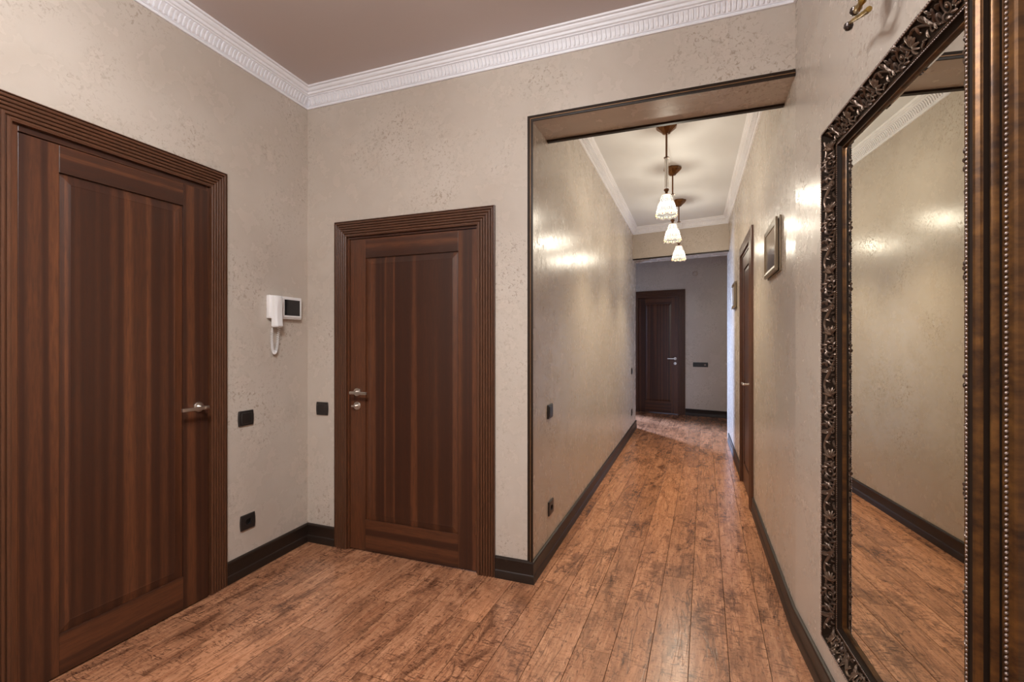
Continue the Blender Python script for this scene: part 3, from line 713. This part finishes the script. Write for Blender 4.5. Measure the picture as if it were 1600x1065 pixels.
def pendant(x, y, label, rot):
    global SHW
    zb = 2.296
    e = empty('pendant_lamp', (x, y, ZC), rot, label=label, category='lamp', group='pendant lamps along the corridor')
    oc = lambda r_, z: [(r_ * math.cos(math.pi / 8 + i * math.pi / 4), r_ * math.sin(math.pi / 8 + i * math.pi / 4), z) for i in range(8)]
    MB().loft([oc(0.080, 0), oc(0.083, -0.010), oc(0.078, -0.022), oc(0.074, -0.026), oc(0.036, -0.058), oc(0.030, -0.068), oc(0.012, -0.074)]).obj('canopy', 'canopy', e)
    MB().lathe([(0.0075, -0.072), (0.0075, -0.250)], 12).obj('rod', 'rod', e, smooth=50)
    MB().lathe([(0.019, -0.250), (0.021, -0.253), (0.019, -0.258), (0.006, -0.259)], 20).obj('collar', 'rod', e, smooth=40)
    MB().lathe([(0.0150, -0.259), (0.0150, -0.478)], 20, caps=False).obj('glass_tube', 'glass', e, smooth=50)
    MB().lathe([(0.0030, -0.256), (0.0030, -0.490)], 8).obj('cord', 'plastic', e, smooth=50)
    zt = zb - ZC + 0.165
    MB().lathe([(0.006, 0.047), (0.017, 0.046), (0.020, 0.036), (0.012, 0.026), (0.009, 0.014), (0.020, 0.006), (0.034, 0.000), (0.032, -0.004)], 20, (0, 0, zt)).obj('cap', 'rod', e, smooth=40)
    seg = 64; rings = []
    hs_ = [0.0, 0.012, 0.03, 0.055, 0.085, 0.115, 0.142, 0.158, 0.165]
    for h in hs_:
        ring = []
        for i in range(seg):
            a = 2 * math.pi * i / seg; lob = abs(math.sin(4 * a)); fade = max(0.0, 1 - h / 0.06)
            rr_ = surf(h) - 0.0002 + 0.003 * fade * lob
            ring.append((rr_ * math.cos(a), rr_ * math.sin(a), zb - ZC + h + (-0.010 * lob + 0.006) * max(0, 1 - h / 0.03)))
        rings.append(ring)
    sd = MB().loft(rings, True, False).obj('shade', 'shade', e, smooth=60)
    pendant_beam(e, zb)
    if SHW is None: SHW = scroll_wire().mesh('scroll_wire', 'wire', 60)
    for i in range(8):
        o = bpy.data.objects.new('scroll_wire', SHW); COL.objects.link(o); o.parent = sd; o.location = (0, 0, zb - ZC); o.rotation_euler = (0, 0, i * math.pi / 4 + math.pi / 8)
        a = i * math.pi / 4 + math.pi / 8
        for j, (da, mt, r_) in enumerate(((0, 'amber', 0.0060), (0.30, 'green', 0.0045), (-0.30, 'amber', 0.0042))):
            MB().ball((surf(0.01) * math.cos(a + da), surf(0.01) * math.sin(a + da), zb - ZC + 0.012 - 0.004 * (j == 0)), r_, 10, 6, (0.8, 0.8, 1)).obj('rim_bead', mt, sd, smooth=180)
        MB().tube([(surf(0.0) * 1.02 * math.cos(a - math.pi / 8 + q * math.pi / 4), surf(0.0) * 1.02 * math.sin(a - math.pi / 8 + q * math.pi / 4), zb - ZC + 0.004 - 0.012 * abs(math.sin(math.pi * q))) for q in [k / 8 for k in range(9)]], 0.0014, 4).obj('rim_wire', 'wire', sd)
def pendant_beam(e, zb):
    pb = bpy.data.lights.new('pendant_bulb', 'POINT'); pb.energy = PENDANT_P; pb.color = (1.0, 0.91, 0.74); pb.shadow_soft_size = 0.018
    bo = bpy.data.objects.new('pendant_bulb', pb); COL.objects.link(bo); bo.parent = e; bo.location = (0, 0, zb - ZC + 0.075)
    pl = bpy.data.lights.new('pendant_beam', 'SPOT'); pl.energy = PENDANT_W; pl.color = (1.0, 0.83, 0.56); pl.shadow_soft_size = 0.03; pl.spot_size = R(125); pl.spot_blend = 0.9
    po = bpy.data.objects.new('pendant_beam', pl); COL.objects.link(po); po.parent = e; po.location = (0, 0, zb - ZC + 0.03)
pendant(-0.196, 3.845, 'nearest of the three lit pendant lamps in the corridor', 0.1)
pendant(-0.190, 4.830, 'middle one of the three lit pendant lamps in the corridor', 0.3)
pendant(-0.165, 5.970, 'farthest of the three lit pendant lamps, before the end opening', 0.2)

# ------------------------------------------------------------------ chandelier of the lobby, above the picture's upper edge
CX, CY = -0.85, 0.42
ce = empty('chandelier', (CX, CY, ZC), 0.3, label='five arm ceiling chandelier lighting the entrance lobby from above', category='lamp')
MB().lathe([(0.070, 0.0), (0.072, -0.012), (0.050, -0.026), (0.014, -0.034), (0.010, -0.040)], 24).obj('canopy', 'canopy', ce, smooth=35)
MB().lathe([(0.008, -0.036), (0.008, -0.260), (0.026, -0.268), (0.030, -0.285), (0.018, -0.305), (0.004, -0.315)], 16).obj('stem', 'canopy', ce, smooth=35)
for i in range(5):
    a = i * 2 * math.pi / 5; ca, sa = math.cos(a), math.sin(a); rr_ = 0.24
    MB().tube([(ca * r_, sa * r_, z) for r_, z, _ in bez((0.02, -0.285, 0), (0.10, -0.36, 0), (0.18, -0.28, 0), (rr_, -0.275, 0), 12)], 0.006, 8).obj('arm', 'canopy', ce, smooth=50)
    MB().lathe([(0.010, 0.012), (0.022, 0.0), (0.026, -0.012), (0.020, -0.014)], 24, (ca * rr_, sa * rr_, -0.275)).obj('holder', 'canopy', ce, smooth=50)
    MB().ball((ca * rr_, sa * rr_, -0.325), 0.042, 20, 12).obj('globe', 'bulb', ce, smooth=180)
    pl = bpy.data.lights.new('chandelier_beam', 'SPOT'); pl.energy = CHANDELIER_W; pl.color = (0.98, 0.99, 1.0); pl.shadow_soft_size = 0.03; pl.spot_size = R(150); pl.spot_blend = 0.6
    po = bpy.data.objects.new('chandelier_beam', pl); COL.objects.link(po); po.parent = ce; po.location = (ca * rr_, sa * rr_, -0.375)
